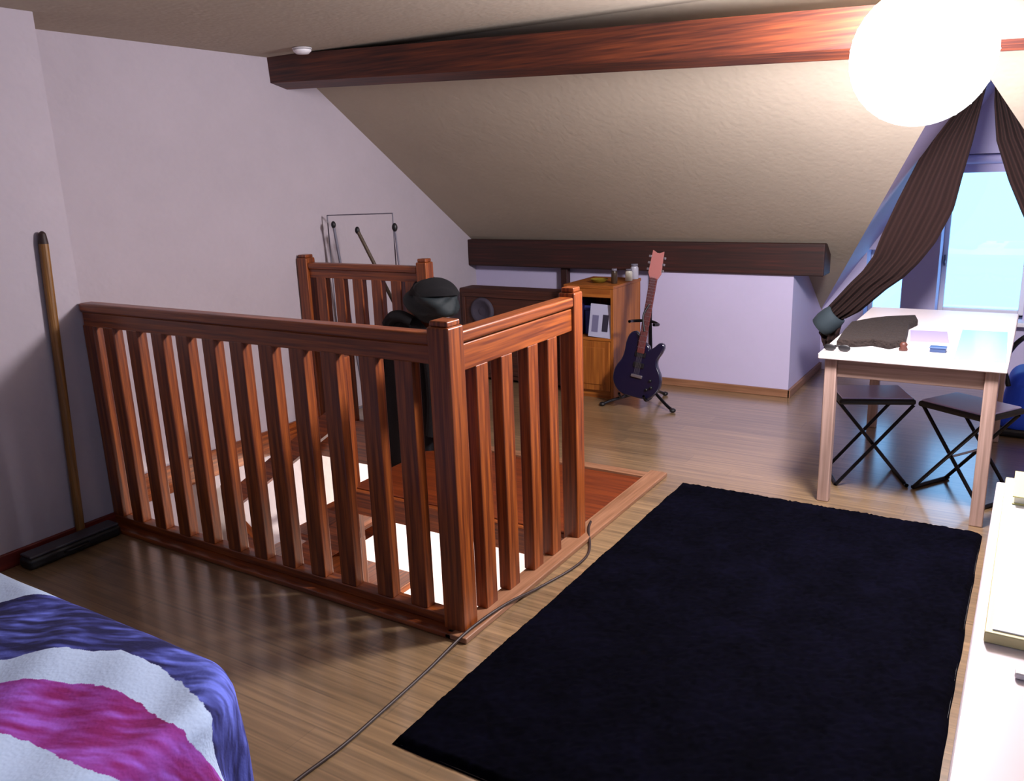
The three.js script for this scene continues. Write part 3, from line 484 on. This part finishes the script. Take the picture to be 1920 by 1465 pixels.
// ---------------------------------------------------------------- black rug
{
  const x0 = -1.452, x1 = -0.08, z0 = 1.56, z1 = 3.89, nx = 150, nz = 240, pos = [], uv = [], idx = [];
  for (let j = 0; j <= nz; j++) for (let i = 0; i <= nx; i++) {
    const u = i / nx, v = j / nz, e = Math.min(u * (x1 - x0), (1 - u) * (x1 - x0), v * (z1 - z0), (1 - v) * (z1 - z0));
    const rim = Math.min(1, e / 0.02), n = hash(i, j, 5) * 0.6 + noise(u * 40, v * 70, 40, 70, 6) * 0.4;
    const wob = 0.006 * (noise(u * 12 + 3, v * 20, 64, 64, 8) - 0.5);
    pos.push(x0 + (x1 - x0) * u + wob * (u < 0.02 || u > 0.98), 0.001 + 0.02 * rim + 0.009 * n * rim, -(z0 + (z1 - z0) * v + wob)); uv.push(u * (x1 - x0), v * (z1 - z0));
  }
  for (let j = 0; j < nz; j++) for (let i = 0; i < nx; i++) { const a = j * (nx + 1) + i, b = a + 1, c = a + nx + 1, d = c + 1; idx.push(a, b, d, a, d, c); }
  const g = new THREE.BufferGeometry(); g.setAttribute('position', new THREE.Float32BufferAttribute(pos, 3)); g.setAttribute('uv', new THREE.Float32BufferAttribute(uv, 2)); g.setIndex(idx); g.computeVertexNormals();
  const t = thing('rug', 'large black shaggy rug on the floor in front of the table', 'rug', [-0.77, 0, 2.72]);
  const m = tex(256, 256, (u, v) => { const n = 0.5 * noise(u * 12, v * 12, 12, 12, 15) + 0.5 * noise(u * 90, v * 90, 90, 90, 16); return [0.008 + 0.022 * n, 0.008 + 0.021 * n, 0.02 + 0.062 * n]; }, true, 0.8, 0.8);
  mesh('pile', g, new THREE.MeshPhysicalMaterial({ map: m, roughness: 1, specularIntensity: 0.06 }), t);
  mesh('backing', box(x0 + 0.004, x1 - 0.004, 0.0005, 0.006, z0 + 0.004, z1 - 0.004), M.black, t);
}

// ---------------------------------------------------------------- bed with the painted duvet
{
  const XE = -1.47, YT = 0.465, ZE = 1.165;
  const b = thing('bed', 'low bed under the brushstroke duvet in the lower left corner', 'bed', [-2.4, 0, 0.1]);
  mesh('bed_frame', box(-3.3, XE - 0.06, 0.12, 0.25, -0.95, ZE - 0.05, 0.01), M.pine, b);
  mesh('mattress', box(-3.28, XE - 0.05, 0.25, 0.435, -0.93, ZE - 0.05, 0.05), M.white, b);
  for (const x of [-3.25, XE - 0.12]) for (const z of [-0.9, ZE - 0.13]) mesh('leg', box(x - 0.03, x + 0.03, 0, 0.12, z - 0.03, z + 0.03, 0.005), M.pine, b);
  // duvet print in unfolded cloth coordinates (metres), drawn as broad brush bands
  const U0 = -3.35, U1 = XE + 0.33, W0 = -0.95, W1 = ZE + 0.28, PX = 1024, PY = 1024;
  const cut = (L) => (u) => { if (u <= L[0][0]) return L[0][1] + (u - L[0][0]) * 0.6; for (let i = 0; i + 1 < L.length; i++) if (u <= L[i + 1][0]) return L[i][1] + (L[i + 1][1] - L[i][1]) * (u - L[i][0]) / (L[i + 1][0] - L[i][0]); const a = L[L.length - 2], c = L[L.length - 1]; return c[1] + (u - c[0]) * (c[1] - a[1]) / (c[0] - a[0]) * 0.5; };
  const fa = cut([[-2.7, 0.9], [-2.48, 1.03], [-2.41, 1.09], [-2.34, 1.14], [-2.28, 1.3]]);
  const fb = cut([[-2.3, 0.72], [-2.08, 0.86], [-1.97, 0.965], [-1.85, 1.03], [-1.72, 1.05], [-1.61, 1.035], [-1.5, 1.01], [-1.41, 1.02], [-1.34, 1.04], [-1.2, 1.1]]);
  const fc = cut([[-2.2, 0.68], [-1.98, 0.81], [-1.88, 0.875], [-1.76, 0.93], [-1.64, 0.945], [-1.54, 0.93], [-1.46, 0.935], [-1.36, 0.99], [-1.27, 1.05], [-1.15, 1.12]]);
  const fd = cut([[-2.0, 0.6], [-1.79, 0.71], [-1.72, 0.735], [-1.62, 0.74], [-1.53, 0.745], [-1.42, 0.79], [-1.3, 0.86]]);
  const print = tex(PX, PY, (tu, tv) => {
    const u0 = U0 + (U1 - U0) * tu, w0 = W0 + (W1 - W0) * tv, ed = 0.008 * (noise(tu * 60, tv * 60, 60, 60, 22) - 0.5) + 0.006 * (noise(tu * 150, tv * 20, 150, 20, 25) - 0.5);
    const w = w0 + ed, sd = (u0 * 0.5 + w0) * 1, st = noise(tu * 26, (tv - tu * 0.4) * 120 + 200, 26, 4096, 23), st2 = noise(tu * 80 + 2, (tv - tu * 0.4) * 260 + 400, 80, 4096, 24), big = noise(tu * 12, tv * 12, 12, 12, 27), s = st * 0.5 + st2 * 0.25 + big * 0.35;
    const white = [0.78, 0.87, 1.0];
    if (w > fa(u0)) return white;
    if (w > fb(u0)) { const k = Math.max(0, Math.min(1, s * 2.2 - 0.75 + 0.55 * Math.max(0, Math.min(1, (u0 + 2.2) / 0.6)) - 0.25)); return [0.09 + 0.36 * k, 0.09 + 0.42 * k, 0.3 + 0.64 * k]; }
    if (w > fc(u0)) return white;
    if (w > fd(u0)) { const k = Math.max(0, Math.min(1, s * 2 - 0.55)); return [0.55 + 0.14 * k, 0.1 + 0.3 * k, 0.42 + 0.46 * k]; }
    return white;
  });
  const nu = 150, nw = 150, N = (nu + 1) * (nw + 1), pos = [], uv = [], idx = [], R = 0.06, RC = 0.2;
  const bend = (d) => (d < 0 ? [d, 0] : d < R * Math.PI / 2 ? [R * Math.sin(d / R), -R * (1 - Math.cos(d / R))] : [R + 0.02 * (d - R * 1.57), -R - (d - R * Math.PI / 2)]);
  for (let j = 0; j <= nw; j++) for (let i = 0; i <= nu; i++) {
    const u = U0 + (U1 - U0) * i / nu, w = W0 + (W1 - W0) * j / nw, du = u - XE + RC, dw = w - ZE + RC, both = du > 0 && dw > 0, rad = both ? Math.hypot(du, dw) : Math.max(du, dw);
    const D = rad - RC, [h, a] = bend(D + R), drop = Math.max(a, -0.33 + 0.02 * Math.sin(u * 9 + w * 7)), k = both ? (RC - R + h) / Math.max(rad, 1e-6) : 1;   // the plan of the bed has a rounded corner
    const x = both ? XE - RC + du * k : du > dw ? XE - R + h : u, z = both ? ZE - RC + dw * k : du > dw ? w : ZE - R + h;
    const flat = Math.min(1, Math.max(0, -D / 0.15 + 0.1)), fold = a < -0.05 ? 0.012 * Math.sin((u - w) * 16) * Math.min(1, -a / 0.2) : 0;
    const puff = (0.012 * Math.sin(u * 7 + w * 3) + 0.009 * Math.sin(w * 11 - u * 5) + 0.005 * Math.sin(u * 23 + w * 17)) * flat;
    pos.push(x + fold, YT + drop + puff, -(z + fold));
    uv.push(i / nu, j / nw);
  }
  const face = (o, side) => { for (let j = 0; j < nw; j++) for (let i = 0; i < nu; i++) { const a = o + j * (nu + 1) + i, q = a + 1, c = a + nu + 1, d = c + 1; side ? idx.push(a, d, q, a, c, d) : idx.push(a, q, d, a, d, c); } };
  face(0, 0);
  const g = new THREE.BufferGeometry(); g.setAttribute('position', new THREE.Float32BufferAttribute(pos, 3)); g.setIndex(idx); g.computeVertexNormals();
  const nm = g.attributes.normal; for (let i = 0; i < N; i++) { pos.push(pos[i * 3] - 0.018 * nm.getX(i), pos[i * 3 + 1] - 0.018 * nm.getY(i), pos[i * 3 + 2] - 0.018 * nm.getZ(i)); uv.push(uv[i * 2], uv[i * 2 + 1]); }
  face(N, 1);
  for (let i = 0; i < nu; i++) for (const b of [i, nw * (nu + 1) + i]) idx.push(b, N + b, b + 1, b + 1, N + b, N + b + 1);
  g.setAttribute('position', new THREE.Float32BufferAttribute(pos, 3)); g.setAttribute('uv', new THREE.Float32BufferAttribute(uv, 2)); g.setIndex(idx); g.computeVertexNormals();
  single('duvet', g, std({ map: print, roughness: 0.9, bumpMap: bump(100, 100, 93, 4, 4), bumpScale: 0.001 }), 'white duvet with broad navy and magenta brushstrokes hanging over the bed corner', 'duvet');
}

renderer.render(scene, camera);
